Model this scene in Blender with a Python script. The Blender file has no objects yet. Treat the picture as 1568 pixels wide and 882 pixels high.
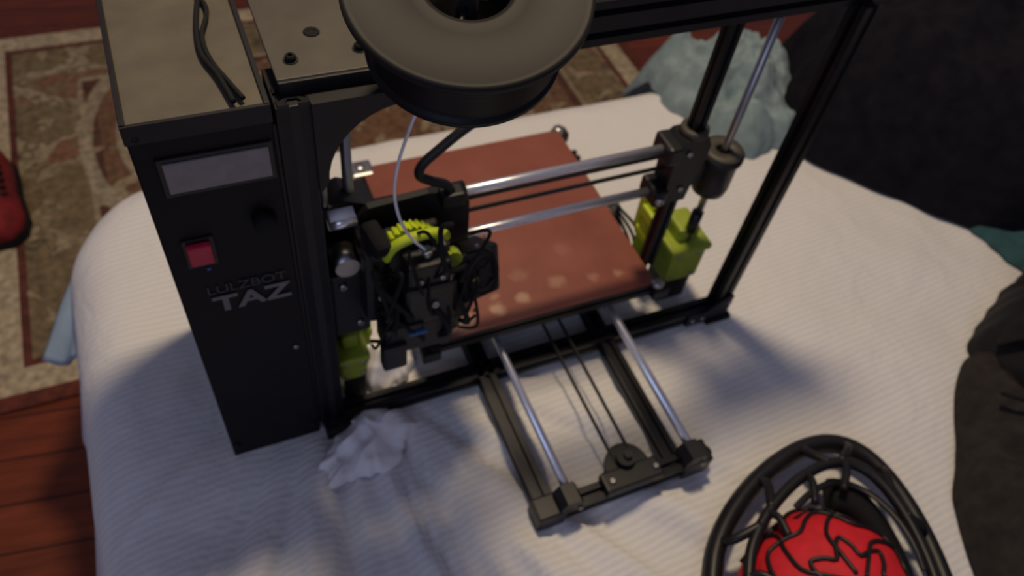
import bpy, bmesh, math, random
import numpy as np
from mathutils import Vector, Matrix, Euler, noise
random.seed(4)
scene=bpy.context.scene
col=bpy.context.collection

# ---------------------------------------------------------------- materials
def mat(name,c,rough=.6,metal=0,var=.15,scale=30,bump=0,spec=.5,c2=None,sheen=0,emit=0):
    m=bpy.data.materials.new(name); m.use_nodes=True
    nt=m.node_tree; b=nt.nodes['Principled BSDF']
    tc=nt.nodes.new('ShaderNodeTexCoord'); nz=nt.nodes.new('ShaderNodeTexNoise')
    nz.inputs['Scale'].default_value=scale; nz.inputs['Detail'].default_value=5
    nt.links.new(tc.outputs['Object'],nz.inputs['Vector'])
    cr=nt.nodes.new('ShaderNodeValToRGB')
    cr.color_ramp.elements[0].position=.3; cr.color_ramp.elements[1].position=.7
    a=[v*(1-var) for v in c]; d=[min(1,v*(1+var)) for v in c] if c2 is None else c2
    cr.color_ramp.elements[0].color=(*a,1); cr.color_ramp.elements[1].color=(*d,1)
    nt.links.new(nz.outputs['Fac'],cr.inputs['Fac']); nt.links.new(cr.outputs['Color'],b.inputs['Base Color'])
    b.inputs['Roughness'].default_value=rough; b.inputs['Metallic'].default_value=metal
    b.inputs['Specular IOR Level'].default_value=spec
    if sheen: b.inputs['Sheen Weight'].default_value=sheen
    if emit:
        b.inputs['Emission Color'].default_value=(*c,1); b.inputs['Emission Strength'].default_value=emit
    if bump:
        bp=nt.nodes.new('ShaderNodeBump'); bp.inputs['Strength'].default_value=.6; bp.inputs['Distance'].default_value=bump
        nt.links.new(nz.outputs['Fac'],bp.inputs['Height']); nt.links.new(bp.outputs['Normal'],b.inputs['Normal'])
    return m
M={}
M['black']=mat('powder_coat_black',(.008,.007,.009),.5,0,.2,60,spec=.35)
M['boxtop']=mat('powder_coat_case',(.0065,.0055,.0072),.65,0,.2,80,spec=.25)
M['topmetal']=mat('case_top_lamp_sheen',(.098,.083,.058),.55,0,.15,40)  # black powder coat; the lamp's warm reflection is painted in as tan
M['topmetal2']=mat('plate_top_lamp_sheen',(.062,.054,.040),.55,0,.15,40)  # same lamp sheen put into the base colour, darker, for the plate
M['alu']=mat('anodised_black_aluminium',(.012,.0125,.016),.36,.5,.2,50)
M['plastic']=mat('black_plastic',(.008,.008,.010),.42,0,.2,80,spec=.4)
M['dark']=mat('dark_rubber',(.005,.005,.006),.8,spec=.3)
M['chrome']=mat('polished_steel',(.92,.92,.98),.27,.85,.03,20)
M['steel']=mat('dull_steel',(.44,.43,.42),.35,1,.1,40)
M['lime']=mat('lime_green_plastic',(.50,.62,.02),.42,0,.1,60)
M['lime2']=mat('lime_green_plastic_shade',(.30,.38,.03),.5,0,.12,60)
M['belt']=mat('timing_belt_rubber',(.02,.018,.018),.7)
M['white']=mat('white_plastic_tube',(.8,.8,.85),.4)
M['lcd']=mat('display_glass',(.20,.175,.185),.3,0,.12,90)
M['red']=mat('red_switch',(.36,.008,.04),.4,0,.1,60,emit=.05)
M['logo']=mat('grey_print',(.15,.14,.15),.6)
M['logo2']=mat('dim_grey_print',(.04,.038,.04),.6)
M['blue']=mat('blue_led',(.02,.08,.24),.4,emit=.06)
M['spool']=mat('grey_black_spool_plastic',(.016,.0148,.0135),.55,0,.1,15,spec=.18)
M['fil']=mat('black_filament',(.006,.006,.007),.45,spec=.25)

# ---------------------------------------------------------------- helpers
def empty(name,loc=(0,0,0)):
    e=bpy.data.objects.new(name,None); e.location=loc; e.empty_display_size=.05; col.objects.link(e); return e
def mk(name,verts,faces,m,parent=None,smooth=False):
    me=bpy.data.meshes.new(name); me.from_pydata([tuple(v) for v in verts],[],faces); me.update()
    bm=bmesh.new(); bm.from_mesh(me); bmesh.ops.recalc_face_normals(bm,faces=bm.faces); bm.to_mesh(me); bm.free()
    o=bpy.data.objects.new(name,me); col.objects.link(o); me.materials.append(m)
    if smooth:
        for p in me.polygons: p.use_smooth=True
    if parent: o.parent=parent
    return o
def box(name,x0,x1,y0,y1,z0,z1,m,parent=None,bev=.0015,rot=None):
    c=Vector(((x0+x1)/2,(y0+y1)/2,(z0+z1)/2)); h=Vector((abs(x1-x0)/2,abs(y1-y0)/2,abs(z1-z0)/2))
    bm=bmesh.new(); bmesh.ops.create_cube(bm,size=2)
    for v in bm.verts: v.co=Vector((v.co.x*h.x,v.co.y*h.y,v.co.z*h.z))
    if bev>0: bmesh.ops.bevel(bm,geom=bm.edges[:],offset=min(bev,min(h)*.8),segments=2,affect='EDGES',profile=.6)
    R=Euler(rot).to_matrix() if rot else Matrix.Identity(3)
    for v in bm.verts: v.co=R@v.co+c
    me=bpy.data.meshes.new(name); bm.to_mesh(me); bm.free()
    o=bpy.data.objects.new(name,me); col.objects.link(o); me.materials.append(m)
    if parent: o.parent=parent
    return o
def frame(d):
    d=d.normalized(); up=Vector((0,0,1)) if abs(d.z)<.9 else Vector((1,0,0))
    a=d.cross(up).normalized(); b=d.cross(a).normalized(); return a,b
def prism(name,p1,p2,prof,m,parent=None,smooth=False):
    p1=Vector(p1);p2=Vector(p2); a,b=frame(p2-p1); n=len(prof); V=[]
    for p in (p1,p2):
        for u,v in prof: V.append(p+a*u+b*v)
    F=[[i,(i+1)%n,n+(i+1)%n,n+i] for i in range(n)]+[list(range(n))[::-1],list(range(n,2*n))]
    return mk(name,V,F,m,parent,smooth)
def extr(name,p1,p2,m=None,parent=None,s=.01):
    k=s/10
    q=[(10,10),(3,10),(3,8.4),(5.5,8.4),(3,4.5),(-3,4.5),(-5.5,8.4),(-3,8.4),(-3,10),(-10,10)]
    prof=[]
    for r in range(4):
        for (x,y) in q[:-1]:
            for _ in range(r): x,y=-y,x
            prof.append((x*k,y*k))
    return prism(name,p1,p2,prof,m or M['alu'],parent)
def cyl(name,p1,p2,r,m,parent=None,seg=28,r2=None,bev=0):
    p1=Vector(p1);p2=Vector(p2); a,b=frame(p2-p1); V=[];F=[]
    r2=r if r2 is None else r2
    d=(p2-p1); L=d.length; d=d/L
    rings=[(0,r-bev),(bev,r),(L-bev,r2),(L,r2-bev)] if bev else [(0,r),(L,r2)]
    for t,rr in rings:
        for i in range(seg):
            an=2*math.pi*i/seg; V.append(p1+d*t+a*math.cos(an)*rr+b*math.sin(an)*rr)
    k=len(rings)
    for j in range(k-1):
        for i in range(seg): F.append([j*seg+i,j*seg+(i+1)%seg,(j+1)*seg+(i+1)%seg,(j+1)*seg+i])
    F.append(list(range(seg))[::-1]); F.append(list(range((k-1)*seg,k*seg)))
    o=mk(name,V,F,m,parent)
    for p in o.data.polygons:
        if len(p.vertices)==4: p.use_smooth=True
    return o
def lathe(name,c,n,prof,m,parent=None,seg=64,smooth=True,closed=True):
    c=Vector(c); n=Vector(n).normalized(); a,b=frame(n); V=[];F=[]; k=len(prof)
    for r,h in prof:
        for i in range(seg):
            an=2*math.pi*i/seg; V.append(c+n*h+(a*math.cos(an)+b*math.sin(an))*r)
    for j in range(k if closed else k-1):
        j2=(j+1)%k
        for i in range(seg): F.append([j*seg+i,j*seg+(i+1)%seg,j2*seg+(i+1)%seg,j2*seg+i])
    return mk(name,V,F,m,parent,smooth)
def crom(P,n=10,closed=False):
    P=[Vector(p) for p in P]; out=[]; N=len(P)
    rng=N if closed else N-1
    for i in range(rng):
        if closed: p0,p1,p2,p3=P[(i-1)%N],P[i],P[(i+1)%N],P[(i+2)%N]
        else: p0,p1,p2,p3=P[max(i-1,0)],P[i],P[i+1],P[min(i+2,N-1)]
        for k in range(n):
            t=k/n; out.append(.5*((2*p1)+(p2-p0)*t+(2*p0-5*p1+4*p2-p3)*t*t+(-p0+3*p1-3*p2+p3)*t**3))
    if not closed: out.append(P[-1])
    return out
def tube(name,P,r,m,parent=None,seg=10,n=10,closed=False,flat=1.0,raw=False):
    C=P if raw else crom(P,n,closed); N=len(C); V=[];F=[]; prev=None
    for i,p in enumerate(C):
        t=(C[(i+1)%N]-C[i-1]) if closed else (C[min(i+1,N-1)]-C[max(i-1,0)])
        t.normalize()
        if prev is None: a,_=frame(t)
        else: a=(prev-t*prev.dot(t)).normalized()
        prev=a; b=t.cross(a)
        rr=r(i/(N-1)) if callable(r) else r
        for k in range(seg):
            an=2*math.pi*k/seg; V.append(p+a*math.cos(an)*rr+b*math.sin(an)*rr*flat)
    for i in range(N if closed else N-1):
        for k in range(seg):
            j=(i+1)%N
            F.append([i*seg+k,i*seg+(k+1)%seg,j*seg+(k+1)%seg,j*seg+k])
    if not closed: F.append(list(range(seg))[::-1]); F.append(list(range((N-1)*seg,N*seg)))
    return mk(name,V,F,m,parent,True)
def polyprism(name,pts,axis,a0,a1,m,parent=None):
    V=[]
    for a in (a0,a1):
        for u,v in pts:
            V.append((u,a,v) if axis=='y' else ((a,u,v) if axis=='x' else (u,v,a)))
    n=len(pts); F=[[i,(i+1)%n,n+(i+1)%n,n+i] for i in range(n)]+[list(range(n))[::-1],list(range(n,2*n))]
    return mk(name,V,F,m,parent)
def screw(name,p,n,r,parent,m=None):
    p=Vector(p); n=Vector(n).normalized()
    return lathe(name,p,n,[(0,0),(r,0),(r,r*.7),(r*.75,r),(r*.45,r),(r*.45,r*.4),(0,r*.4)],m or M['steel'],parent,16,False,False)

# ---------------------------------------------------------------- bed with quilt
X0,X1,Y0,Y1=-.565,1.65,-1.35,.505
FLOOR=-.47
RC,RE=.17,.075
def fb(x,y,s,o=3): return noise.fractal(Vector((x*s,y*s,.37)),1,2,o)
def quilt_z(x,y):
    z=.006*fb(x,y,2.2)+.003*fb(x+4,y,9)-.004
    # folds pulled away from the heavy case, running towards the viewer
    w=math.exp(-((x+.24)/.30)**2)*math.exp(-((y+.24)/.20)**2)
    if w>.01:
        an=math.atan2(x+.27,-(y-.13)); rr=math.hypot(x+.27,y-.13)
        s=noise.noise(Vector((an*9,rr*2.2,1.3)))+.5*noise.noise(Vector((an*21,rr*4,4.3)))+.25*(1-2*abs(noise.noise(Vector((an*15,rr*3,8)))))
        z+=w*(.040*s-.008)
    w=math.exp(-((x-.5)/.5)**2)*math.exp(-((y-.0)/.35)**2)
    z+=w*.011*noise.noise(Vector(((x*.8+y)*6,(x-y)*2.2,7)))
    w=math.exp(-((x+.5)/.12)**2)
    z+=w*.018*noise.noise(Vector((x*5,y*10,2.5)))
    w=math.exp(-(max(abs(x+.35)-.06,0)/.03)**2)*math.exp(-(max(abs(y-.1)-.1,0)/.03)**2)
    z-=w*.006
    inb=math.exp(-(max(abs(x)-.28,0)/.03)**2)*math.exp(-(max(abs(y-.07)-.26,0)/.03)**2)
    inc=math.exp(-(max(abs(x+.35)-.05,0)/.02)**2)*math.exp(-(max(abs(y-.1)-.105,0)/.02)**2)
    inb=max(inb,inc)
    if z>-.001: z=z*(1-inb)-.001*inb
    return z
def quilt_pt(x,y):
    cx0,cx1,cy0,cy1=X0+RC,X1-RC,Y0+RC,Y1-RC
    qx=min(max(x,cx0),cx1); qy=min(max(y,cy0),cy1)
    vx,vy=x-qx,y-qy; L0=math.hypot(vx,vy); L=L0-(RC-RE)
    if L<=0: return (x,y,quilt_z(x,y))
    dx,dy=vx/L0,vy/L0
    a=L/RE
    if a<=math.pi/2: h=RE*math.sin(a); z=-RE*(1-math.cos(a)); fo=a/(math.pi/2)
    else:
        dr=L-RE*math.pi/2
        per=math.atan2(dy,dx)*.3+(qx-qy)
        h=RE+dr*.10+min(dr,.2)*.16*math.sin(per*26+2*noise.noise(Vector((qx*3,qy*3,0)))); z=-RE-dr; fo=1
    z=max(z,FLOOR+.03)
    w=1-fo
    hx=qx+dx*((RC-RE)+h); hy=qy+dy*((RC-RE)+h)
    return (hx,hy,z+quilt_z(hx,hy)*(.35+.65*w))
ext=.40
xs=np.concatenate([np.arange(X0-ext,.9,.008),np.arange(.9,X1+ext,.03)])
ys=np.concatenate([np.arange(Y0-ext,-.55,.03),np.arange(-.55,Y1+ext,.008)])
V=[];F=[]
for y in ys:
    for x in xs: V.append(quilt_pt(float(x),float(y)))
nx=len(xs)
for j in range(len(ys)-1):
    for i in range(nx-1): F.append([j*nx+i,j*nx+i+1,(j+1)*nx+i+1,(j+1)*nx+i])
qm=bpy.data.materials.new('white_ribbed_quilt'); qm.use_nodes=True; nt=qm.node_tree; b=nt.nodes['Principled BSDF']
tc=nt.nodes.new('ShaderNodeTexCoord'); mp=nt.nodes.new('ShaderNodeMapping'); mp.inputs['Rotation'].default_value=(0,0,math.radians(-4))
nt.links.new(tc.outputs['Object'],mp.inputs['Vector'])
wv=nt.nodes.new('ShaderNodeTexWave'); wv.bands_direction='Y'; wv.inputs['Scale'].default_value=36; wv.inputs['Distortion'].default_value=1.8; wv.inputs['Detail'].default_value=2; wv.inputs['Detail Scale'].default_value=.7
nt.links.new(mp.outputs[0],wv.inputs['Vector'])
nz=nt.nodes.new('ShaderNodeTexNoise'); nz.inputs['Scale'].default_value=160; nt.links.new(mp.outputs[0],nz.inputs['Vector'])
nz2=nt.nodes.new('ShaderNodeTexNoise'); nz2.inputs['Scale'].default_value=14; nz2.inputs['Detail'].default_value=5; nz2.inputs['Distortion'].default_value=.6; nt.links.new(mp.outputs[0],nz2.inputs['Vector'])
b1=nt.nodes.new('ShaderNodeBump'); b1.inputs['Strength'].default_value=.32; b1.inputs['Distance'].default_value=.001; nt.links.new(wv.outputs['Fac'],b1.inputs['Height'])
b2=nt.nodes.new('ShaderNodeBump'); b2.inputs['Strength'].default_value=.5; b2.inputs['Distance'].default_value=.0012; nt.links.new(nz.outputs['Fac'],b2.inputs['Height']); nt.links.new(b1.outputs[0],b2.inputs['Normal'])
b3=nt.nodes.new('ShaderNodeBump'); b3.inputs['Strength'].default_value=.6; b3.inputs['Distance'].default_value=.010; nt.links.new(nz2.outputs['Fac'],b3.inputs['Height']); nt.links.new(b2.outputs[0],b3.inputs['Normal'])
nt.links.new(b3.outputs[0],b.inputs['Normal'])
cr=nt.nodes.new('ShaderNodeValToRGB'); cr.color_ramp.elements[0].color=(.74,.73,.73,1); cr.color_ramp.elements[1].color=(.82,.81,.80,1)
nt.links.new(wv.outputs['Fac'],cr.inputs['Fac']); nt.links.new(cr.outputs[0],b.inputs['Base Color'])
b.inputs['Roughness'].default_value=.9; b.inputs['Sheen Weight'].default_value=.1
bed=empty('bed')
mk('quilt',V,F,qm,bed,True)
M['matt']=mat('mattress_ticking',(.35,.4,.48),.9)
box('mattress',X0+.05,X1-.05,Y0+.05,Y1-.05,-.28,-.06,M['matt'],bed,.05)
box('bed_base',X0+.06,X1-.06,Y0+.06,Y1-.06,FLOOR,-.282,M['matt'],bed,.01)
# light blue sheet corner pulled out from under the quilt on the left
M['bluesh']=mat('light_blue_sheet',(.36,.47,.56),.9,0,.08,30,.002)
A,B,C_,D=Vector((-.50,.455,-.035)),Vector((-.622,.288,-.130)),Vector((-.545,.225,-.065)),Vector((-.50,.30,-.02))
V=[];F=[];n=24
for j in range(n+1):
    for i in range(n+1):
        u,v=i/n,j/n
        p=(A*(1-u)+B*u)*(1-v)+(D*(1-u)+C_*u)*v
        p.z+=.008*math.sin(v*9+u*2)*u+.006*noise.noise(Vector((u*3,v*4,2)))*u+.016*math.sin(u*math.pi)
        V.append(p)
for j in range(n):
    for i in range(n): F.append([j*(n+1)+i,j*(n+1)+i+1,(j+1)*(n+1)+i+1,(j+1)*(n+1)+i])
o=mk('blue_sheet_corner',V,F,M['bluesh'],bed,True); so=o.modifiers.new('thick','SOLIDIFY'); so.thickness=.006

# ---------------------------------------------------------------- floor + rug
fm=bpy.data.materials.new('red_brown_floorboards'); fm.use_nodes=True; nt=fm.node_tree; b=nt.nodes['Principled BSDF']
tc=nt.nodes.new('ShaderNodeTexCoord'); br=nt.nodes.new('ShaderNodeTexBrick')
mp=nt.nodes.new('ShaderNodeMapping'); mp.inputs['Rotation'].default_value=(0,0,math.radians(8)); nt.links.new(tc.outputs['Object'],mp.inputs[0]); nt.links.new(mp.outputs[0],br.inputs['Vector'])
br.inputs['Scale'].default_value=1; br.inputs['Brick Width'].default_value=1.1; br.inputs['Row Height'].default_value=.085; br.inputs['Mortar Size'].default_value=.002
br.inputs['Color1'].default_value=(.33,.068,.023,1); br.inputs['Color2'].default_value=(.24,.050,.018,1); br.inputs['Mortar'].default_value=(.05,.012,.008,1)
nz=nt.nodes.new('ShaderNodeTexNoise'); nz.inputs['Scale'].default_value=9; nz.inputs['Detail'].default_value=6
mp2=nt.nodes.new('ShaderNodeMapping'); mp2.inputs['Scale'].default_value=(1,9,1); nt.links.new(mp.outputs[0],mp2.inputs[0]); nt.links.new(mp2.outputs[0],nz.inputs['Vector'])
mx=nt.nodes.new('ShaderNodeMix'); mx.data_type='RGBA'; mx.blend_type='MULTIPLY'; mx.inputs[0].default_value=.8
nt.links.new(br.outputs['Color'],mx.inputs[6]); nt.links.new(nz.outputs['Fac'],mx.inputs[7]); nt.links.new(mx.outputs[2],b.inputs['Base Color']); b.inputs['Roughness'].default_value=.45
b.inputs['Specular IOR Level'].default_value=.3
fl=box('floor',-2.6,3.4,-2.6,3.4,FLOOR-.05,FLOOR,fm,None,0)

RX0,RX1,RY0,RY1=-.83,.86,.46,1.62
rm=bpy.data.materials.new('persian_rug_weave'); rm.use_nodes=True; nt=rm.node_tree; b=nt.nodes['Principled BSDF']; lk=nt.links.new
def math_(op,a,c=None,cl=False):
    n=nt.nodes.new('ShaderNodeMath'); n.operation=op; n.use_clamp=cl
    for i,v in enumerate((a,c)):
        if v is None: continue
        if isinstance(v,(int,float)): n.inputs[i].default_value=v
        else: lk(v,n.inputs[i])
    return n.outputs[0]
tc=nt.nodes.new('ShaderNodeTexCoord'); sp=nt.nodes.new('ShaderNodeSeparateXYZ'); lk(tc.outputs['Object'],sp.inputs[0])
dx=math_('MINIMUM',math_('SUBTRACT',sp.outputs[0],RX0),math_('SUBTRACT',RX1,sp.outputs[0]))
dy=math_('MINIMUM',math_('SUBTRACT',sp.outputs[1],RY0),math_('SUBTRACT',RY1,sp.outputs[1]))
ed=math_('MINIMUM',dx,dy)
cr=nt.nodes.new('ShaderNodeValToRGB'); cr.color_ramp.interpolation='CONSTANT'
e=cr.color_ramp.elements; e[0].position=0; e[0].color=(.16,.035,.02,1); e[1].position=.03; e[1].color=(.60,.48,.30,1)
for pos,c in [(.085,(.15,.04,.025)),(.10,(.25,.18,.09)),(.235,(.42,.33,.2)),(.25,(.13,.05,.03)),(.27,(.23,.12,.06))]:
    q=e.new(pos); q.color=(*c,1)
lk(ed,cr.inputs['Fac'])
vo=nt.nodes.new('ShaderNodeTexVoronoi'); vo.inputs['Scale'].default_value=9; vo.inputs['Randomness'].default_value=.5; lk(tc.outputs['Object'],vo.inputs['Vector'])
s1=math_('SINE',math_('MULTIPLY',vo.outputs['Distance'],11.0))
vo2=nt.nodes.new('ShaderNodeTexVoronoi'); vo2.inputs['Scale'].default_value=26; vo2.inputs['Randomness'].default_value=.8; lk(tc.outputs['Object'],vo2.inputs['Vector'])
mask=math_('GREATER_THAN',math_('ADD',s1,math_('MULTIPLY',math_('SINE',math_('MULTIPLY',vo2.outputs['Distance'],11)),.5)),.65)
inb=math_('GREATER_THAN',ed,.10)
mask=math_('MULTIPLY',mask,inb)
cm=nt.nodes.new('ShaderNodeValToRGB'); cm.color_ramp.interpolation='CONSTANT'
e=cm.color_ramp.elements; e[0].color=(.52,.43,.26,1); e[1].position=.4; e[1].color=(.30,.11,.06,1); q=e.new(.55); q.color=(.44,.35,.21,1); q=e.new(.85); q.color=(.10,.08,.06,1)
sc=nt.nodes.new('ShaderNodeSeparateColor'); lk(vo.outputs['Color'],sc.inputs[0]); lk(sc.outputs[0],cm.inputs['Fac'])
mx=nt.nodes.new('ShaderNodeMix'); mx.data_type='RGBA'; lk(math_('MULTIPLY',mask,.65),mx.inputs[0]); lk(cr.outputs[0],mx.inputs[6]); lk(cm.outputs[0],mx.inputs[7])
mpx=math_('SUBTRACT',sp.outputs[0],-.40); mpy=math_('MULTIPLY',math_('SUBTRACT',sp.outputs[1],1.12),.62)
rr=math_('SQRT',math_('ADD',math_('MULTIPLY',mpx,mpx),math_('MULTIPLY',mpy,mpy)))
ring=math_('MULTIPLY',math_('GREATER_THAN',rr,.175),math_('LESS_THAN',rr,.205))
ring2=math_('MULTIPLY',math_('GREATER_THAN',rr,.105),math_('LESS_THAN',rr,.125))
rg=math_('MAXIMUM',ring,ring2)
mx2=nt.nodes.new('ShaderNodeMix'); mx2.data_type='RGBA'; lk(math_('MULTIPLY',rg,.7),mx2.inputs[0]); lk(mx.outputs[2],mx2.inputs[6]); mx2.inputs[7].default_value=(.50,.42,.27,1)
nz=nt.nodes.new('ShaderNodeTexNoise'); nz.inputs['Scale'].default_value=60; nz.inputs['Detail'].default_value=3; lk(tc.outputs['Object'],nz.inputs['Vector'])
mr=nt.nodes.new('ShaderNodeMapRange'); mr.inputs[1].default_value=.3; mr.inputs[2].default_value=.7; mr.inputs[3].default_value=.5; mr.inputs[4].default_value=1.05; lk(nz.outputs['Fac'],mr.inputs[0])
vm=nt.nodes.new('ShaderNodeVectorMath'); vm.operation='SCALE'; lk(mx2.outputs[2],vm.inputs[0]); lk(mr.outputs[0],vm.inputs['Scale'])
lk(vm.outputs[0],b.inputs['Base Color']); b.inputs['Roughness'].default_value=.95
bb=nt.nodes.new('ShaderNodeBump'); bb.inputs['Distance'].default_value=.003; bb.inputs['Strength'].default_value=.5; lk(nz.outputs['Fac'],bb.inputs['Height']); lk(bb.outputs[0],b.inputs['Normal'])
box('persian_rug',RX0,RX1,RY0,RY1,FLOOR,FLOOR+.008,rm,None,.003)

# ---------------------------------------------------------------- 3D PRINTER
pr=empty('desktop_3d_printer')
BX0,BX1,BY0,BY1,BZ=-.399,-.300,-.006,.205,.482
box('control_case',BX0,BX1,BY0,BY1,-.004,BZ-.002,M['boxtop'],pr,.002)
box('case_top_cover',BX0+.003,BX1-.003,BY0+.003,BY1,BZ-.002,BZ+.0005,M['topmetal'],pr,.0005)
polyprism('case_top_lip',[(BX0-.001,BZ-.014),(BX0-.001,BZ+.002),(BX1+.001,BZ+.002),(BX1+.001,BZ-.014)],'y',BY0-.002,BY0+.0012,M['black'],pr)
box('case_top_edge_trim',BX0-.001,BX0+.003,BY0,BY1,BZ-.01,BZ+.003,M['black'],pr,.0005)
box('case_top_edge_trim_right',BX1-.003,BX1+.001,BY0,BY1,BZ-.01,BZ+.003,M['black'],pr,.0005)
box('display_bezel',-.385,-.302,-.0085,-.005,.413,.451,M['plastic'],pr,.001)
box('display_window',-.381,-.3055,-.0098,-.007,.4175,.447,M['lcd'],pr,.0008)
lathe('control_knob',(-.318,-.0075,.372),(0,-1,0),[(0,0),(.010,0),(.0095,.009),(.008,.011),(0,.011)],M['dark'],pr,32,True,False)
box('power_switch_bezel',-.385,-.360,-.0085,-.005,.330,.364,M['plastic'],pr,.001)
box('power_switch',-.382,-.363,-.013,-.007,.334,.360,M['red'],pr,.002,rot=(math.radians(8),0,0))
box('status_light',-.371,-.368,-.0095,-.007,.325,.327,M['blue'],pr,.0005)
def text(name,s,size,loc,m,sx=1.0):
    cu=bpy.data.curves.new(name,'FONT'); cu.body=s; cu.size=size; cu.extrude=.0004; cu.materials.append(m)
    o=bpy.data.objects.new(name,cu); col.objects.link(o); o.location=loc; o.rotation_euler=(math.pi/2,0,0); o.scale=(sx,1,1); o.parent=pr; return o
t=text('logo_letters','TAZ',.028,(-.374,-.0075,.266),M['logo'],1.25); t.data.offset=.0008
text('logo_small_letters','LULZBOT',.0145,(-.377,-.0075,.291),M['logo2'],1.1)
for i,(x,z) in enumerate([(-.311,.181),(-.392,.472),(-.392,.02),(-.307,.02)]): screw('case_screw_%d'%i,(x,-.006,z),(0,-1,0),.0028,pr,M['steel'] if i==0 else M['black'])
box('case_side_seam',BX1,BX1+.004,-.002,.16,.01,.46,M['black'],pr,.001)
tube('usb_cable',[(-.312,.21,.487),(-.318,.17,.486),(-.325,.135,.488),(-.333,.095,.486),(-.335,.06,.486),(-.328,.03,.487),(-.323,-.002,.487)],.0022,M['dark'],pr)
tube('power_cable',[(-.325,.21,.488),(-.334,.17,.487),(-.322,.12,.486),(-.331,.08,.487),(-.330,.05,.487),(-.322,.02,.487),(-.316,.0,.487)],.0020,M['dark'],pr)
# gantry frame
GX0,GX1=-.282,.258
extr('left_post',(GX0,.008,.0),(GX0,.008,.478),parent=pr,s=.012)
box('left_post_panel',-.296,-.270,-.004,.045,.0,.476,M['black'],pr,.001)
extr('right_post',(GX1,.0,.0),(GX1,.0,.485),parent=pr,s=.0105)
extr('bottom_beam',(-.272,.0,.012),(.248,.0,.012),parent=pr,s=.0105)
extr('top_beam_lower',(-.204,.012,.492),(.275,.012,.492),parent=pr,s=.0105)
extr('top_beam_upper',(-.204,.012,.513),(.275,.012,.513),parent=pr,s=.0105)
extr('rear_beam',(-.20,.33,.010),(.20,.33,.010),parent=pr)
polyprism('foot_bracket',[(.270,.0),(.270,.045),(.260,.045),(.233,.022),(.205,.022),(.205,.0)],'y',-.014,-.010,M['black'],pr)
box('foot_pad',.238,.278,-.018,.018,-.006,.003,M['dark'],pr,.002)
box('foot_pad_left',-.295,-.262,-.02,.02,-.006,.014,M['black'],pr,.002)
for i,x in enumerate([.212,.228,.265]): screw('foot_screw_%d'%i,(x,-.014,.012 if i<2 else .034),(0,-1,0),.003,pr)
screw('left_foot_screw',(-.262,-.014,.014),(0,-1,0),.004,pr)
TZ=.490
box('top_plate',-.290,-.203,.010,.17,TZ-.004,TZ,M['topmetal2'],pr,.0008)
box('top_plate_front_flange',-.290,-.203,.007,.011,TZ-.022,TZ-.001,M['black'],pr,.0008)
for i,(x,y) in enumerate([(-.275,.031),(-.222,.033),(-.272,.135),(-.222,.135)]):
    lathe('plate_washer_%d'%i,(x,y,TZ),(0,0,1),[(0,0),(.0058,0),(.0058,.0008),(0,.0008)],M['black'],pr,20,False,False)
    screw('plate_bolt_%d'%i,(x,y,TZ+.0008),(0,0,1),.0042,pr,M['dark'])
lathe('plate_hole_grommet',(-.252,.062,TZ),(0,0,1),[(.0028,0),(.0066,0),(.006,.001),(.003,.0012)],M['dark'],pr,24)
cyl('plate_hole',(-.252,.062,TZ),(-.252,.062,TZ+.0006),.003,M['dark'],pr,20)
arc=[(-.270,.478),(-.270,.385)]
for i in range(0,11):
    t=i/10*math.pi/2; arc.append((-.196-.066*math.cos(t)+0.0,.398+.068*math.sin(t)))
arc.append((-.196,.478))
polyprism('corner_gusset',arc,'y',-.008,.004,M['black'],pr)
tube('plate_cable_loop',[(-.215,.12,.494),(-.214,.09,.496),(-.210,.065,.498),(-.200,.040,.508),(-.185,.025,.528)],.0028,M['dark'],pr)

# Z rods and screws (right)
box('rod_top_clamp',.132,.232,.024,.066,.470,.482,M['black'],pr,.002)
extr('z_guide_right',(.153,.050,.085),(.153,.050,.475),parent=pr,s=.0075)
cyl('z_screw_right',(.209,.050,.06),(.209,.050,.475),.0048,M['steel'],pr)
cyl('z_guide_left',(-.232,.062,.03),(-.232,.062,.465),.005,M['steel'],pr)
cyl('z_screw_left',(-.258,.050,.03),(-.258,.050,.465),.004,M['steel'],pr)
polyprism('x_end_right',[(.132,.214),(.128,.300),(.136,.308),(.166,.308),(.172,.296),(.172,.275),(.166,.250),(.162,.214)],'y',.036,.066,M['plastic'],pr)
box('x_end_right_web',.165,.200,.044,.060,.225,.262,M['plastic'],pr,.004)
box('x_end_right_clamp',.116,.134,.032,.068,.279,.304,M['plastic'],pr,.004)
box('x_end_right_clamp_low',.116,.134,.032,.068,.214,.238,M['plastic'],pr,.004)
lathe('x_end_bearing_housing',(.207,.050,.208),(0,0,1),[(.007,0),(.021,0),(.023,.01),(.023,.050),(.0265,.052),(.0265,.059),(.018,.060),(.016,.055),(.007,.055)],M['plastic'],pr,36)
lathe('bearing_ring',(.207,.050,.267),(0,0,1),[(.009,0),(.0245,0),(.0245,.003),(.009,.003)],M['topmetal2'],pr,36)
screw('x_end_screw_a',(.145,.036,.290),(0,-1,0),.0035,pr); screw('x_end_screw_b',(.150,.036,.235),(0,-1,0),.0035,pr)
screw('x_end_screw_c',(.122,.032,.226),(0,-1,0),.005,pr)
lathe('rod_clamp_cap',(.153,.050,.308),(0,0,1),[(.010,0),(.017,0),(.016,.008),(.010,.009)],M['topmetal2'],pr,24)
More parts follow.
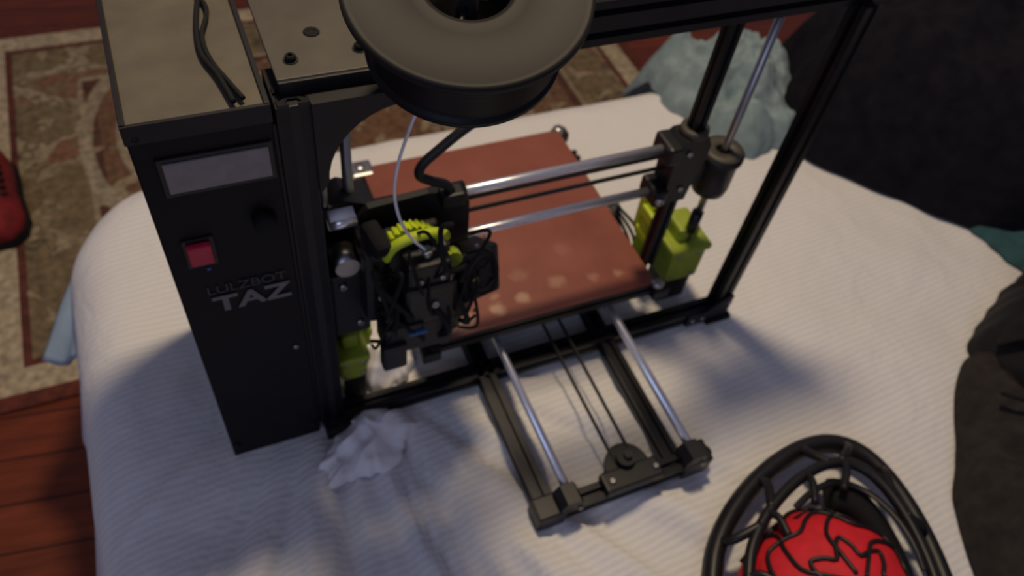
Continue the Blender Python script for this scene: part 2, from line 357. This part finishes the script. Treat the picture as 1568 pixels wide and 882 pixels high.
def lime_mount(name,sx,x0,dz=0,k=1.0,dy=0,zb=.050):
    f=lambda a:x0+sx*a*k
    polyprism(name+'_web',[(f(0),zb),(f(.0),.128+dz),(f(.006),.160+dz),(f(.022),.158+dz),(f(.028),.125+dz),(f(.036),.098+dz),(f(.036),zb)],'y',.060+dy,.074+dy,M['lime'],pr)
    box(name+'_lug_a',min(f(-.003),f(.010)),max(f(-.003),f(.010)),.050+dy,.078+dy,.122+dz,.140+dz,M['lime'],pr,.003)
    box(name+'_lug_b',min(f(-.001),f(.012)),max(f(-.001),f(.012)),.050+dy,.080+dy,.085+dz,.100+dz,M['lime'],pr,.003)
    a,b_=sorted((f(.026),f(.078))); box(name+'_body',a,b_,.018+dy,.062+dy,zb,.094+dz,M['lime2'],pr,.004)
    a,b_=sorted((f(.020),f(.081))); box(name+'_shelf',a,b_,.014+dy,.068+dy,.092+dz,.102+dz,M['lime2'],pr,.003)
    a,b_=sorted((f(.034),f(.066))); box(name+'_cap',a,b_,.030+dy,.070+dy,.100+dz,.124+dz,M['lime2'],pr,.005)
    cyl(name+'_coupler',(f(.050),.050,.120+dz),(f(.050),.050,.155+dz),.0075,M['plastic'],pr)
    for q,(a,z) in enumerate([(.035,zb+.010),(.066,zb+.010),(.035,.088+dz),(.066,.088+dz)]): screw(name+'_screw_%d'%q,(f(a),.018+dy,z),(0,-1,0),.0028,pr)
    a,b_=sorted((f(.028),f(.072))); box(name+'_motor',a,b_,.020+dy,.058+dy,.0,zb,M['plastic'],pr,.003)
lime_mount('z_mount_right',1,.158,.010,1.0,.018,.044)
# taller bright tab standing behind the guide, as on the real bracket
polyprism('z_mount_right_tab',[(.160,.10),(.158,.165),(.166,.178),(.184,.176),(.192,.150),(.196,.10)],'y',.096,.106,M['lime'],pr)
lime_mount('z_mount_left',-1,-.218,-.005,.60)
for i in range(4):
    tube('motor_wire_%d'%i,[(.165,.09,.01),(.158+.004*i,.10,.05+.01*i),(.160,.14,.07+.008*i),(.168+.006*i,.19,.05),(.18,.24,.012)],.0022,M['dark'],pr)
for nm,z in (('upper',.292),('lower',.226)): cyl('x_rod_'+nm,(-.262,.05,z),(.140,.05,z),.0055,M['chrome'],pr)
box('x_belt_upper',-.24,.14,.058,.0595,.268,.275,M['belt'],pr,0)
box('x_belt_lower',-.24,.14,.058,.0595,.249,.255,M['belt'],pr,0)
polyprism('x_end_left',[(-.266,.205),(-.266,.31),(-.24,.318),(-.212,.305),(-.212,.205)],'y',.044,.078,M['plastic'],pr)
cyl('x_motor_pulley',(-.250,.005,.268),(-.250,.030,.268),.012,M['steel'],pr)
cyl('x_idler_steel',(-.262,.02,.317),(-.236,.02,.317),.006,M['chrome'],pr)
cyl('x_clamp_white',(-.262,.012,.336),(-.240,.012,.336),.0055,M['white'],pr)
box('x_motor',-.268,-.228,.012,.050,.15,.25,M['plastic'],pr,.004)
screw('x_motor_screw',(-.255,.012,.235),(0,-1,0),.004,pr); screw('x_motor_screw_b',(-.24,.012,.17),(0,-1,0),.004,pr)

# print bed
BDX0,BDX1,BDY0,BDY1,BZ2=-.155,.145,.0105,.317,.091
bmx=bpy.data.materials.new('brick_red_bed_surface'); bmx.use_nodes=True; nt=bmx.node_tree; lk=nt.links.new; b=nt.nodes['Principled BSDF']
tc=nt.nodes.new('ShaderNodeTexCoord'); nz=nt.nodes.new('ShaderNodeTexNoise'); nz.inputs['Scale'].default_value=14; nz.inputs['Detail'].default_value=6; lk(tc.outputs['Object'],nz.inputs['Vector'])
cr=nt.nodes.new('ShaderNodeValToRGB'); cr.color_ramp.elements[0].position=.3; cr.color_ramp.elements[1].position=.75
cr.color_ramp.elements[0].color=(.215,.062,.042,1); cr.color_ramp.elements[1].color=(.30,.096,.064,1); lk(nz.outputs['Fac'],cr.inputs[0])
last=cr.outputs[0]
wn=nt.nodes.new('ShaderNodeTexNoise'); wn.inputs['Scale'].default_value=60; lk(tc.outputs['Object'],wn.inputs['Vector'])
wa=nt.nodes.new('ShaderNodeVectorMath'); wa.operation='MULTIPLY_ADD'; lk(wn.outputs['Color'],wa.inputs[0]); wa.inputs[1].default_value=(.018,.018,0)
ws=nt.nodes.new('ShaderNodeVectorMath'); ws.operation='SUBTRACT'; lk(tc.outputs['Object'],ws.inputs[0]); ws.inputs[1].default_value=(.009,.009,0); lk(ws.outputs[0],wa.inputs[2])
for (x,y,r,a) in [(-.112,.030,.017,.6),(-.066,.034,.010,.55),(-.061,.052,.006,.3),(-.03,.040,.010,.5),(.02,.050,.012,.3),(.07,.043,.007,.22),(-.02,.075,.012,.15),(.105,.040,.007,.3),(-.13,.018,.006,.25),(.05,.10,.012,.1)]:
    vm=nt.nodes.new('ShaderNodeVectorMath'); vm.operation='DISTANCE'; lk(wa.outputs[0],vm.inputs[0]); vm.inputs[1].default_value=(x,y,BZ2+.001)
    mr=nt.nodes.new('ShaderNodeMapRange'); mr.interpolation_type='SMOOTHSTEP'; mr.inputs[1].default_value=r*.4; mr.inputs[2].default_value=r*1.3; mr.inputs[3].default_value=a; mr.inputs[4].default_value=0; lk(vm.outputs['Value'],mr.inputs[0])
    mx=nt.nodes.new('ShaderNodeMix'); mx.data_type='RGBA'; lk(mr.outputs[0],mx.inputs[0]); lk(last,mx.inputs[6]); mx.inputs[7].default_value=(.62,.42,.28,1); last=mx.outputs[2]
lk(last,b.inputs['Base Color']); b.inputs['Roughness'].default_value=.42; b.inputs['Specular IOR Level'].default_value=.4
def rpoly(x0,x1,y0,y1,r,n=5):
    P=[]
    for cx,cy,a0 in ((x1-r,y1-r,0),(x0+r,y1-r,90),(x0+r,y0+r,180),(x1-r,y0+r,270)):
        for i in range(n+1):
            a=math.radians(a0+90*i/n); P.append((cx+r*math.cos(a),cy+r*math.sin(a)))
    return P
polyprism('bed_surface',rpoly(BDX0,BDX1,BDY0,BDY1,.005),'z',BZ2-.001,BZ2+.001,bmx,pr)
polyprism('bed_glass',rpoly(BDX0-.001,BDX1+.001,BDY0-.001,BDY1+.001,.005),'z',BZ2-.006,BZ2-.001,M['plastic'],pr)
polyprism('bed_heater_plate',rpoly(BDX0-.004,BDX1+.004,BDY0-.003,BDY1+.004,.006),'z',BZ2-.018,BZ2-.009,M['black'],pr)
polyprism('y_carriage_plate',rpoly(-.11,.12,.04,.29,.01),'z',.052,.060,M['black'],pr)
for i,(x,y) in enumerate([(BDX0,BDY1),(BDX1,BDY1),(BDX1,BDY0),(BDX0,BDY0)]):
    sx=1 if x>0 else -1; sy=1 if y>.15 else -1
    box('bed_corner_%d'%i,x+sx*.006-.012,x+sx*.006+.012,y+sy*.002-.010,y+sy*.002+.010,BZ2-.022,BZ2-.004,M['plastic'],pr,.004)
    lathe('bed_clip_%d'%i,(x+sx*.002,y+sy*.001,BZ2-.003),(0,0,1),[(0,0),(.0085,0),(.0085,.005),(.006,.0075),(0,.0075)],M['steel'] if i!=3 else M['dark'],pr,24,True,False)
    cyl('bed_standoff_%d'%i,(x*.68,.16+(y-.16)*.7,.060),(x*.68,.16+(y-.16)*.7,BZ2-.018),.004,M['steel'],pr)
box('bed_cable_clamp',-.172,-.140,.300,.330,.070,.094,M['steel'],pr,.004)
for i,(x,y) in enumerate([(-.067,.06),(-.067,.27),(.092,.06),(.092,.27)]):
    box('y_bearing_%d'%i,x-.013,x+.013,y-.02,y+.02,.030,.052,M['plastic'],pr,.004)
YF=-.197
extr('y_frame_left',(-.091,YF,.012),(-.091,.33,.012),parent=pr,s=.0105)
extr('y_frame_right',(.080,YF,.010),(.080,.33,.010),parent=pr,s=.0095)
extr('y_front_beam',(-.103,YF,.013),(.112,YF,.013),parent=pr,s=.0105)
for s,x in (('left',-.067),('right',.095)):
    cyl('y_rod_'+s,(x,YF,.041),(x,.33,.041),.0058 if s=='right' else .005,M['chrome'],pr)
    polyprism('y_rod_holder_'+s,[(x-.014,.020),(x-.014,.036),(x-.008,.047),(x+.008,.047),(x+.014,.036),(x+.014,.020)],'y',YF-.012,YF+.012,M['plastic'],pr)
    screw('rod_holder_screw_'+s,(x+.010,YF-.012,.028),(0,-1,0),.003,pr)
box('frame_corner_left',-.107,-.072,YF-.013,YF+.016,-.004,.027,M['plastic'],pr,.003)
box('frame_corner_right',.084,.121,YF-.013,YF+.016,-.004,.030,M['plastic'],pr,.003)
lathe('frame_end_knob',(.121,YF+.002,.016),(1,0,0),[(0,0),(.008,0),(.008,.004),(.005,.007),(0,.007)],M['plastic'],pr,20,True,False)
dome=[(.022-.024,YF+.008)]
for i in range(13):
    t=math.pi*(1-i/12); dome.append((.016+.027*math.cos(t),YF+.012+.030*math.sin(t)))
polyprism('y_idler_bracket',dome,'z',.022,.034,M['plastic'],pr)
box('y_idler_base',-.022,.052,YF-.012,YF+.014,.022,.036,M['plastic'],pr,.003)
screw('y_idler_screw_a',(-.012,YF,.036),(0,0,1),.0035,pr); screw('y_idler_screw_b',(.045,YF,.036),(0,0,1),.0035,pr)
cyl('y_idler_axle',(.016,YF+.02,.030),(.016,YF+.02,.050),.005,M['plastic'],pr)
for s,x in (('a',.003),('b',.026)): box('y_belt_'+s,x-.001,x+.001,YF+.02,.33,.030,.036,M['belt'],pr,0)
cyl('y_idler_pulley',(.0145,YF+.02,.036),(.0145,YF+.02,.044),.0115,M['black'],pr)

# extruder / tool head
polyprism('carriage_plate',[(-.232,.196),(-.232,.300),(-.220,.310),(-.160,.314),(-.128,.308),(-.116,.290),(-.112,.196)],'y',.036,.044,M['plastic'],pr)
for i,(x,z) in enumerate([(-.205,.292),(-.135,.292),(-.17,.226)]): cyl('carriage_bearing_%d'%i,(x-.018,.05,z),(x+.018,.05,z),.011,M['plastic'],pr)
box('extruder_body',-.212,-.150,-.008,.036,.205,.285,M['plastic'],pr,.006)
box('extruder_idler_block',-.238,-.210,-.010,.034,.190,.296,M['plastic'],pr,.008)
box('idler_latch',-.232,-.214,-.016,.02,.296,.312,M['dark'],pr,.005,rot=(.15,.1,.2))
box('extruder_motor',-.228,-.186,-.040,-.004,.168,.212,M['plastic'],pr,.005)
def gear(name,c,n,R,h,teeth,m,hole=.006):
    a,b=frame(Vector(n)); prof=[]
    for i in range(teeth*4):
        rr=R if i%4 in(0,1) else R*.92
        t=2*math.pi*i/(teeth*4); prof.append((rr*math.cos(t),rr*math.sin(t)))
    c=Vector(c); return prism(name,c,c+Vector(n).normalized()*h,prof,m,pr)
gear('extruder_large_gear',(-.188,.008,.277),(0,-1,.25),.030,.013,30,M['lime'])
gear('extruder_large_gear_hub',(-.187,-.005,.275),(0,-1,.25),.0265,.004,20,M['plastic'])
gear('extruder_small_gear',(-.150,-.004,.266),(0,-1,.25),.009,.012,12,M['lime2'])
tube('extruder_lime_arm',[(-.217,-.01,.288),(-.210,-.012,.304),(-.192,-.014,.314),(-.172,-.014,.314),(-.158,-.012,.304)],.0055,M['lime'],pr,flat=.8)
box('extruder_guide_block',-.202,-.158,-.032,-.008,.256,.290,M['plastic'],pr,.004)
cyl('filament_inlet',(-.180,-.02,.286),(-.180,-.02,.300),.005,M['steel'],pr)
screw('idler_screw_a',(-.19,-.032,.27),(0,-1,0),.003,pr); screw('idler_screw_b',(-.168,-.032,.27),(0,-1,0),.003,pr)
screw('idler_screw_c',(-.176,-.036,.235),(0,-1,.4),.004,pr)
box('extruder_front_block',-.206,-.152,-.036,-.006,.206,.262,M['plastic'],pr,.005)
box('blue_cooler_strip',-.204,-.184,-.043,-.039,.198,.201,M['blue'],pr,.001)
Rf=(math.radians(-25),math.radians(12),math.radians(18))
box('fan_shroud',-.150,-.100,-.020,.018,.203,.257,M['plastic'],pr,.005,rot=Rf)
fn=Euler(Rf).to_matrix()@Vector((0,-1,0)); fc=Vector((-.125,-.001,.230))+fn*.0195
lathe('fan_ring',fc,fn,[(.016,0),(.021,0),(.021,.002),(.016,.002)],M['dark'],pr,32)
lathe('fan_hub',fc,fn,[(0,0),(.007,0),(.007,.002),(0,.002)],M['black'],pr,24,False,False)
for i in range(5):
    t=i*2*math.pi/5; a,b_=frame(fn); d=a*math.cos(t)+b_*math.sin(t)
    tube('fan_blade_%d'%i,[fc+d*.006,fc+d*.011,fc+d*.016],.0022,M['plastic'],pr,flat=.3,n=3)
box('fan_duct',-.166,-.122,-.006,.030,.150,.200,M['plastic'],pr,.008)
box('duct_foot',-.176,-.128,.0,.032,.122,.154,M['plastic'],pr,.008)
lathe('heat_sink',(-.180,.012,.150),(0,0,1),[(0,0)]+[((.011 if k%2 else .007),k*.004) for k in range(1,14)]+[(0,.056)],M['steel'],pr,24,False,False)
box('heater_block',-.192,-.166,.0,.022,.122,.142,M['dark'],pr,.002)
cyl('nozzle',(-.180,.010,.122),(-.180,.010,.106),.005,M['steel'],pr,20,.0012)
box('left_front_fan',-.232,-.206,-.046,-.030,.150,.190,M['plastic'],pr,.004)
box('lower_left_bracket',-.190,-.150,-.030,.0,.150,.200,M['plastic'],pr,.005)
for i in range(20):
    a=random.uniform(-.232,-.125); z=random.uniform(.2,.32)
    P=[Vector((a,-.01,z)),Vector((a+random.uniform(-.02,.02),-.032,z+.02)),Vector((a+random.uniform(-.03,.03),-.038,z-.03)),Vector((a+random.uniform(-.02,.02),-.015,z-.06))]
    tube('tool_head_wire_%d'%i,P,random.uniform(.0014,.003),M['dark'],pr)
for i in range(14): screw('tool_head_screw_%d'%i,(random.uniform(-.235,-.12),-.012-random.random()*.02,random.uniform(.19,.31)),(0,-1,.3),.0022,pr)
tube('wiring_loom',[(-.120,.036,.392),(-.135,.034,.384),(-.155,.032,.370),(-.169,.031,.358),(-.172,.030,.346),(-.160,.030,.336),(-.145,.030,.327),(-.138,.03,.312)],.0048,M['plastic'],pr,12)
tube('wiring_loom_upper',[(-.120,.036,.392),(-.105,.036,.402),(-.085,.034,.42),(-.07,.03,.45),(-.065,.027,.476)],.0048,M['plastic'],pr,12)
box('loom_clamp',-.150,-.126,.022,.040,.300,.318,M['plastic'],pr,.003)
tube('filament_line',[(-.196,-.035,.485),(-.203,-.03,.455),(-.211,-.028,.42),(-.213,-.026,.385),(-.207,-.024,.350),(-.196,-.022,.322),(-.182,-.020,.300)],.0014,M['white'],pr,8)

# ---------------------------------------------------------------- filament spool
sp_=empty('filament_spool')
SC=Vector((-.169,-.046,.582)); SN=Vector((-.10,-.24,.966)).normalized()
RF=.083
lathe('top_flange',SC,SN,[(.029,-.003),(.029,.002),(.033,.003),(.040,.0015),(RF-.006,.0015),(RF-.003,.003),(RF,.002),(RF,-.003)],M['spool'],sp_,96)
lathe('spool_hub',SC,SN,[(.029,-.060),(.029,-.002),(.032,-.002),(.032,-.060)],M['fil'],sp_,64)
lathe('wound_filament',SC,SN,[(.032,-.050),(.064,-.050)]+[(.067+(.0012 if k%2 else 0),-.050+k*.0024) for k in range(1,19)]+[(.066,-.004),(.032,-.004)],M['fil'],sp_,96)
lathe('bottom_flange',SC,SN,[(.029,-.056),(.029,-.051),(.070,-.051),(.070,-.056)],M['fil'],sp_,96)
a,b_=frame(SN)
for i in range(3):
    t=i*2*math.pi/3+.5; d=a*math.cos(t)+b_*math.sin(t)
    tube('hub_spoke_%d'%i,[SC-SN*.012+d*.004,SC-SN*.012+d*.029],.0022,M['plastic'],sp_,n=2)
cyl('spool_axle',SC-SN*.068,SC+SN*.002,.0075,M['dark'],sp_)
tube('spool_arm',[SC-SN*.066,Vector((-.165,-.004,.512)),Vector((-.195,.04,.500)),Vector((-.205,.09,.496))],.006,M['dark'],pr,12)

# ---------------------------------------------------------------- cloth heaps
def heap(name,c,ax,ay,rot,h,m,pw=3.0,amp=.03,fs=6,seed=0,edge=.15,n=110,base=0.0,lean=(0,0),ridge=True,oct_=4):
    V=[];F=[]; cr_,sr=math.cos(rot),math.sin(rot)
    nr=n//2; na=n*2
    for j in range(nr+1):
        r=j/nr
        for i in range(na):
            t=2*math.pi*i/na
            e=1+edge*noise.noise(Vector((math.cos(t)*1.7+seed,math.sin(t)*1.7,seed*.7)))+edge*.4*noise.noise(Vector((math.cos(t)*5+seed,math.sin(t)*5,seed)))
            u=ax*r*e*math.cos(t); v=ay*r*e*math.sin(t)
            x=c[0]+u*cr_-v*sr; y=c[1]+u*sr+v*cr_
            k=(1-r**pw)**.6 if r<1 else 0
            s=noise.fractal(Vector((x*fs+seed,y*fs,seed)),1,2,oct_)
            if ridge: s2=1-2*abs(noise.noise(Vector((x*fs*.9+9,y*fs*.9+seed,2+seed)))+.4*noise.noise(Vector((x*fs*2.2,y*fs*2.2,seed))))
            else: s2=0
            hh=max(h*.35,h+amp*s+amp*.8*(s2-.4))
            z=base+k*hh
            if y>Y1-.01 and base>-.1: z-= (y-(Y1-.01))*1.3
            V.append((x+lean[0]*k,y+lean[1]*k,z-.004 if r==1 else max(z,base-.3)))
    for j in range(nr):
        for i in range(na):
            F.append([j*na+i,j*na+(i+1)%na,(j+1)*na+(i+1)%na,(j+1)*na+i])
    return mk(name,V,F,m,None,True)
M['navy']=mat('black_navy_cloth',(.004,.004,.010),.95,0,.3,40,.003,spec=.2,c2=(.009,.008,.013))
M['teal']=mat('pale_teal_fleece',(.24,.32,.34),.95,0,.15,45,.004)
M['teal2']=mat('teal_cloth',(.025,.08,.09),.95,0,.2,40,.003)
M['olive']=mat('grey_olive_cloth',(.028,.024,.023),.9,0,.25,60,.003,spec=.2)
M['blk']=mat('black_nylon',(.007,.006,.009),.7,0,.3,50,.002,spec=.3)
M['tissue']=mat('white_tissue',(.84,.82,.84),.9)
heap('dark_clothes_pile',(1.07,.24),.47,.33,-.14,.27,M['navy'],3.2,.05,5,1.3,.14,150)
heap('pale_teal_blanket',(.535,.43),.125,.16,.3,.075,M['teal'],2.6,.05,11,5.1,.25,130)
heap('teal_cloth',(.98,-.10),.22,.13,-.35,.03,M['teal2'],3,.02,9,3.3,.2,70)
heap('grey_jacket',(.55,-.43),.27,.17,math.radians(57),.062,M['olive'],3.5,.036,9,7.7,.10,130)
heap('black_backpack',(.745,-.295),.19,.19,.3,.125,M['blk'],3.2,.05,8,2.2,.18,110)
heap('crumpled_tissue',(-.250,-.043),.062,.036,.5,.019,M['tissue'],2.4,.015,22,1.1,.35,80,oct_=2)
heap('crumpled_tissue',(-.205,.075),.040,.046,.2,.026,M['tissue'],2.4,.018,24,6.1,.35,60,oct_=2)
bpk=bpy.data.objects['black_backpack']
tube('strap',[(.58,-.20,.05),(.60,-.23,.11),(.64,-.27,.15),(.70,-.28,.17)],.008,M['blk'],bpk,flat=.3)
tube('cord',[(.50,-.27,.07),(.515,-.30,.09),(.55,-.31,.11),(.58,-.30,.12)],.003,M['dark'],bpk)
M['redc']=mat('red_label',(.50,.02,.05),.7)
box('red_tag',.590,.612,-.215,-.207,.118,.132,M['redc'],bpk,.002,rot=(.4,.2,.6))
tube('red_zip_pull',[(.565,-.235,.125),(.575,-.245,.130),(.590,-.250,.130),(.602,-.245,.128)],.004,M['redc'],bpk)

# ---------------------------------------------------------------- helmet
hl=empty('bicycle_helmet')
dl=Vector((.66,.75,0)).normalized(); dt=Vector((dl.y,-dl.x,0))
HC=Vector((.172,-.362,0))-dl*.030+dt*.016
def hp(u,v,z): return HC+dt*u+dl*v+Vector((0,0,z))
def tp(t): return 1-.24*max(0,math.sin(t))**1.3
def ell(a,b,z,n=48): return [hp(a*math.cos(2*math.pi*i/n)*tp(2*math.pi*i/n),b*math.sin(2*math.pi*i/n),z) for i in range(n)]
def ep(a,b,t,z): return hp(a*math.cos(t)*tp(t),b*math.sin(t),z)
M['helm']=mat('black_helmet_shell',(.010,.009,.011),.42,0,.2,50,spec=.4)
M['redh']=mat('red_helmet_liner',(.68,.012,.025),.7,0,.12,60,.001)
tube('outer_rim',ell(.133,.195,.020),.0115,M['helm'],hl,seg=14,n=3,closed=True,flat=1.2)
tube('inner_rim',ell(.103,.152,.052),.0065,M['helm'],hl,seg=12,n=3,closed=True)
for i in range(13):
    t=2*math.pi*(i+.35)/13; w=.16*(1 if i%2 else -1)
    tube('rib_%d'%i,[ep(.133,.195,t,.024),ep(.122,.178,t,.042),ep(.103,.152,t+w,.054)],.0055,M['helm'],hl,n=5)
for i in range(9):
    t=math.radians(100+i*(340-100)/8)
    tube('side_rib_%d'%i,[ep(.103,.152,t,.054),ep(.092,.135,t,.062),ep(.075,.11,t+.1,.066)],.0045,M['helm'],hl,n=5)
V=[];F=[];n=30
for i in range(n+1):
    t=math.radians(12+96*i/n)
    for (a,b2,z) in ((.092,.140,.014),(.094,.142,.030),(.084,.126,.046),(.068,.100,.050),(.060,.090,.020)): V.append(ep(a,b2,t,z))
for i in range(n):
    for k in range(5): F.append([i*5+k,i*5+(k+1)%5,(i+1)*5+(k+1)%5,(i+1)*5+k])
F.append([0,1,2,3,4]); F.append([n*5+k for k in (4,3,2,1,0)])
mk('rear_shell',V,F,M['dark'],hl,True)
tube('rear_strap',[ep(.085,.124,math.radians(a),.060+.008*math.sin(math.radians(a*3))) for a in range(20,160,10)],.004,M['helm'],hl,flat=.6)
DC=(-.004,-.016); DA,DB,DH=.097,.110,.084
def dp(th,ph,k=1.0):
    lob=1+.02*math.cos(6*th)*math.sin(ph)
    return hp(DC[0]+DA*k*lob*math.sin(ph)*math.cos(th),DC[1]+DB*k*lob*math.sin(ph)*math.sin(th),.012+DH*k*math.cos(ph))
V=[];F=[];na,nr=64,18
for j in range(nr+1):
    for i in range(na): V.append(dp(2*math.pi*i/na,math.pi/2*j/nr))
for j in range(nr):
    for i in range(na): F.append([j*na+i,j*na+(i+1)%na,(j+1)*na+(i+1)%na,(j+1)*na+i])
mk('red_crown',V,F,M['redh'],hl,True)
for i in range(7):
    th=2*math.pi*i/7+.2
    tube('net_strand_%d'%i,[dp(th+.25*math.sin(k*1.1),.12+k*.235,1.02) for k in range(7)],.0024,M['helm'],hl,n=5,seg=8)
for j,ph in enumerate((.42,.92,1.3)):
    tube('net_ring_%d'%j,[dp(2*math.pi*i/28,ph+.10*math.sin(7*2*math.pi*i/28),1.02) for i in range(28)],.0024,M['helm'],hl,n=3,seg=8,closed=True)
cyl('crown_button',dp(0,0,1.0),dp(0,0,1.06),.005,M['helm'],hl)

# ---------------------------------------------------------------- shoe on the rug
def shoe(name,c,ang,L,mu,ms):
    root=empty(name); ca,sa=math.cos(ang),math.sin(ang)
    def P(u,v,z): return (c[0]+u*ca-v*sa,c[1]+u*sa+v*ca,c[2]+z)
    st=[(0,.030,.075),(.08,.038,.085),(.25,.040,.088),(.42,.040,.078),(.58,.045,.058),(.75,.050,.048),(.9,.042,.040),(1.0,.018,.026)]
    V=[];F=[];k=16
    for (t,w,h) in st:
        for i in range(k):
            a=2*math.pi*i/k; z=max(0,math.sin(a)); V.append(P(t*L,w*math.cos(a)*(1-.25*z),.022+h*z if math.sin(a)>=0 else .022+.004*math.sin(a)))
    for j in range(len(st)-1):
        for i in range(k): F.append([j*k+i,j*k+(i+1)%k,(j+1)*k+(i+1)%k,(j+1)*k+i])
    F.append(list(range(k))[::-1]); F.append([(len(st)-1)*k+i for i in range(k)])
    mk('upper',V,F,mu,root,True)
    O=[(t*L,w+.004) for t,w,h in st]; poly=[P(u,w,0)[:2] for u,w in O]+[P(u,-w,0)[:2] for u,w in O[::-1]]
    polyprism('sole',poly,'z',c[2],c[2]+.022,ms,root)
    for i in range(5):
        u=.38*L+i*.06*L; tube('lace_%d'%i,[P(u,-.03,.088-i*.006),P(u+.006,0,.106-i*.009),P(u,.03,.088-i*.006)],.004,ms,root,n=5)
    V2=[P(.22*L+.045*math.cos(t)*1.2,.026*math.sin(t),.107) for t in [2*math.pi*i/20 for i in range(20)]]
    tube('collar',[Vector(v) for v in V2],.006,ms,root,n=2,closed=True)
    return root
M['redshoe']=mat('red_suede',(.20,.008,.010),.8,0,.4,30,.002)
shoe('sneaker',(-.770,1.09,FLOOR+.010),math.radians(-88),.24,M['redshoe'],M['dark'])

# ---------------------------------------------------------------- light
def area(name,loc,tgt,size,power,colr):
    l=bpy.data.lights.new(name,'AREA'); l.shape='DISK'; l.size=size; l.energy=power; l.color=colr
    o=bpy.data.objects.new(name,l); o.location=loc; o.rotation_euler=(Vector(tgt)-Vector(loc)).to_track_quat('-Z','Y').to_euler(); col.objects.link(o); return o
l=bpy.data.lights.new('warm_ceiling_lamp','POINT'); l.energy=62; l.shadow_soft_size=.11; l.color=(1,.79,.53)
o=bpy.data.objects.new('warm_ceiling_lamp',l); o.location=(.04,.40,1.72); col.objects.link(o)
area('window_daylight',(-1.6,-2.2,1.8),(0,0,0),1.4,8,(.50,.64,1))
w=bpy.data.worlds.new('room_ambient'); scene.world=w; w.use_nodes=True
w.node_tree.nodes['Background'].inputs[0].default_value=(.70,.66,.94,1); w.node_tree.nodes['Background'].inputs[1].default_value=.14
scene.view_settings.view_transform='Standard'

# ---------------------------------------------------------------- camera
cd=bpy.data.cameras.new('camera'); cam=bpy.data.objects.new('camera',cd); col.objects.link(cam)
cam.location=(-.3530,-.4818,.8648); cam.rotation_euler=(.6735,-.1093,-.3938)
cd.sensor_width=36; cd.lens=36*1247.54/1600; cd.clip_start=.02
cd.dof.use_dof=True; cd.dof.focus_distance=.46; cd.dof.aperture_fstop=7.5
scene.camera=cam
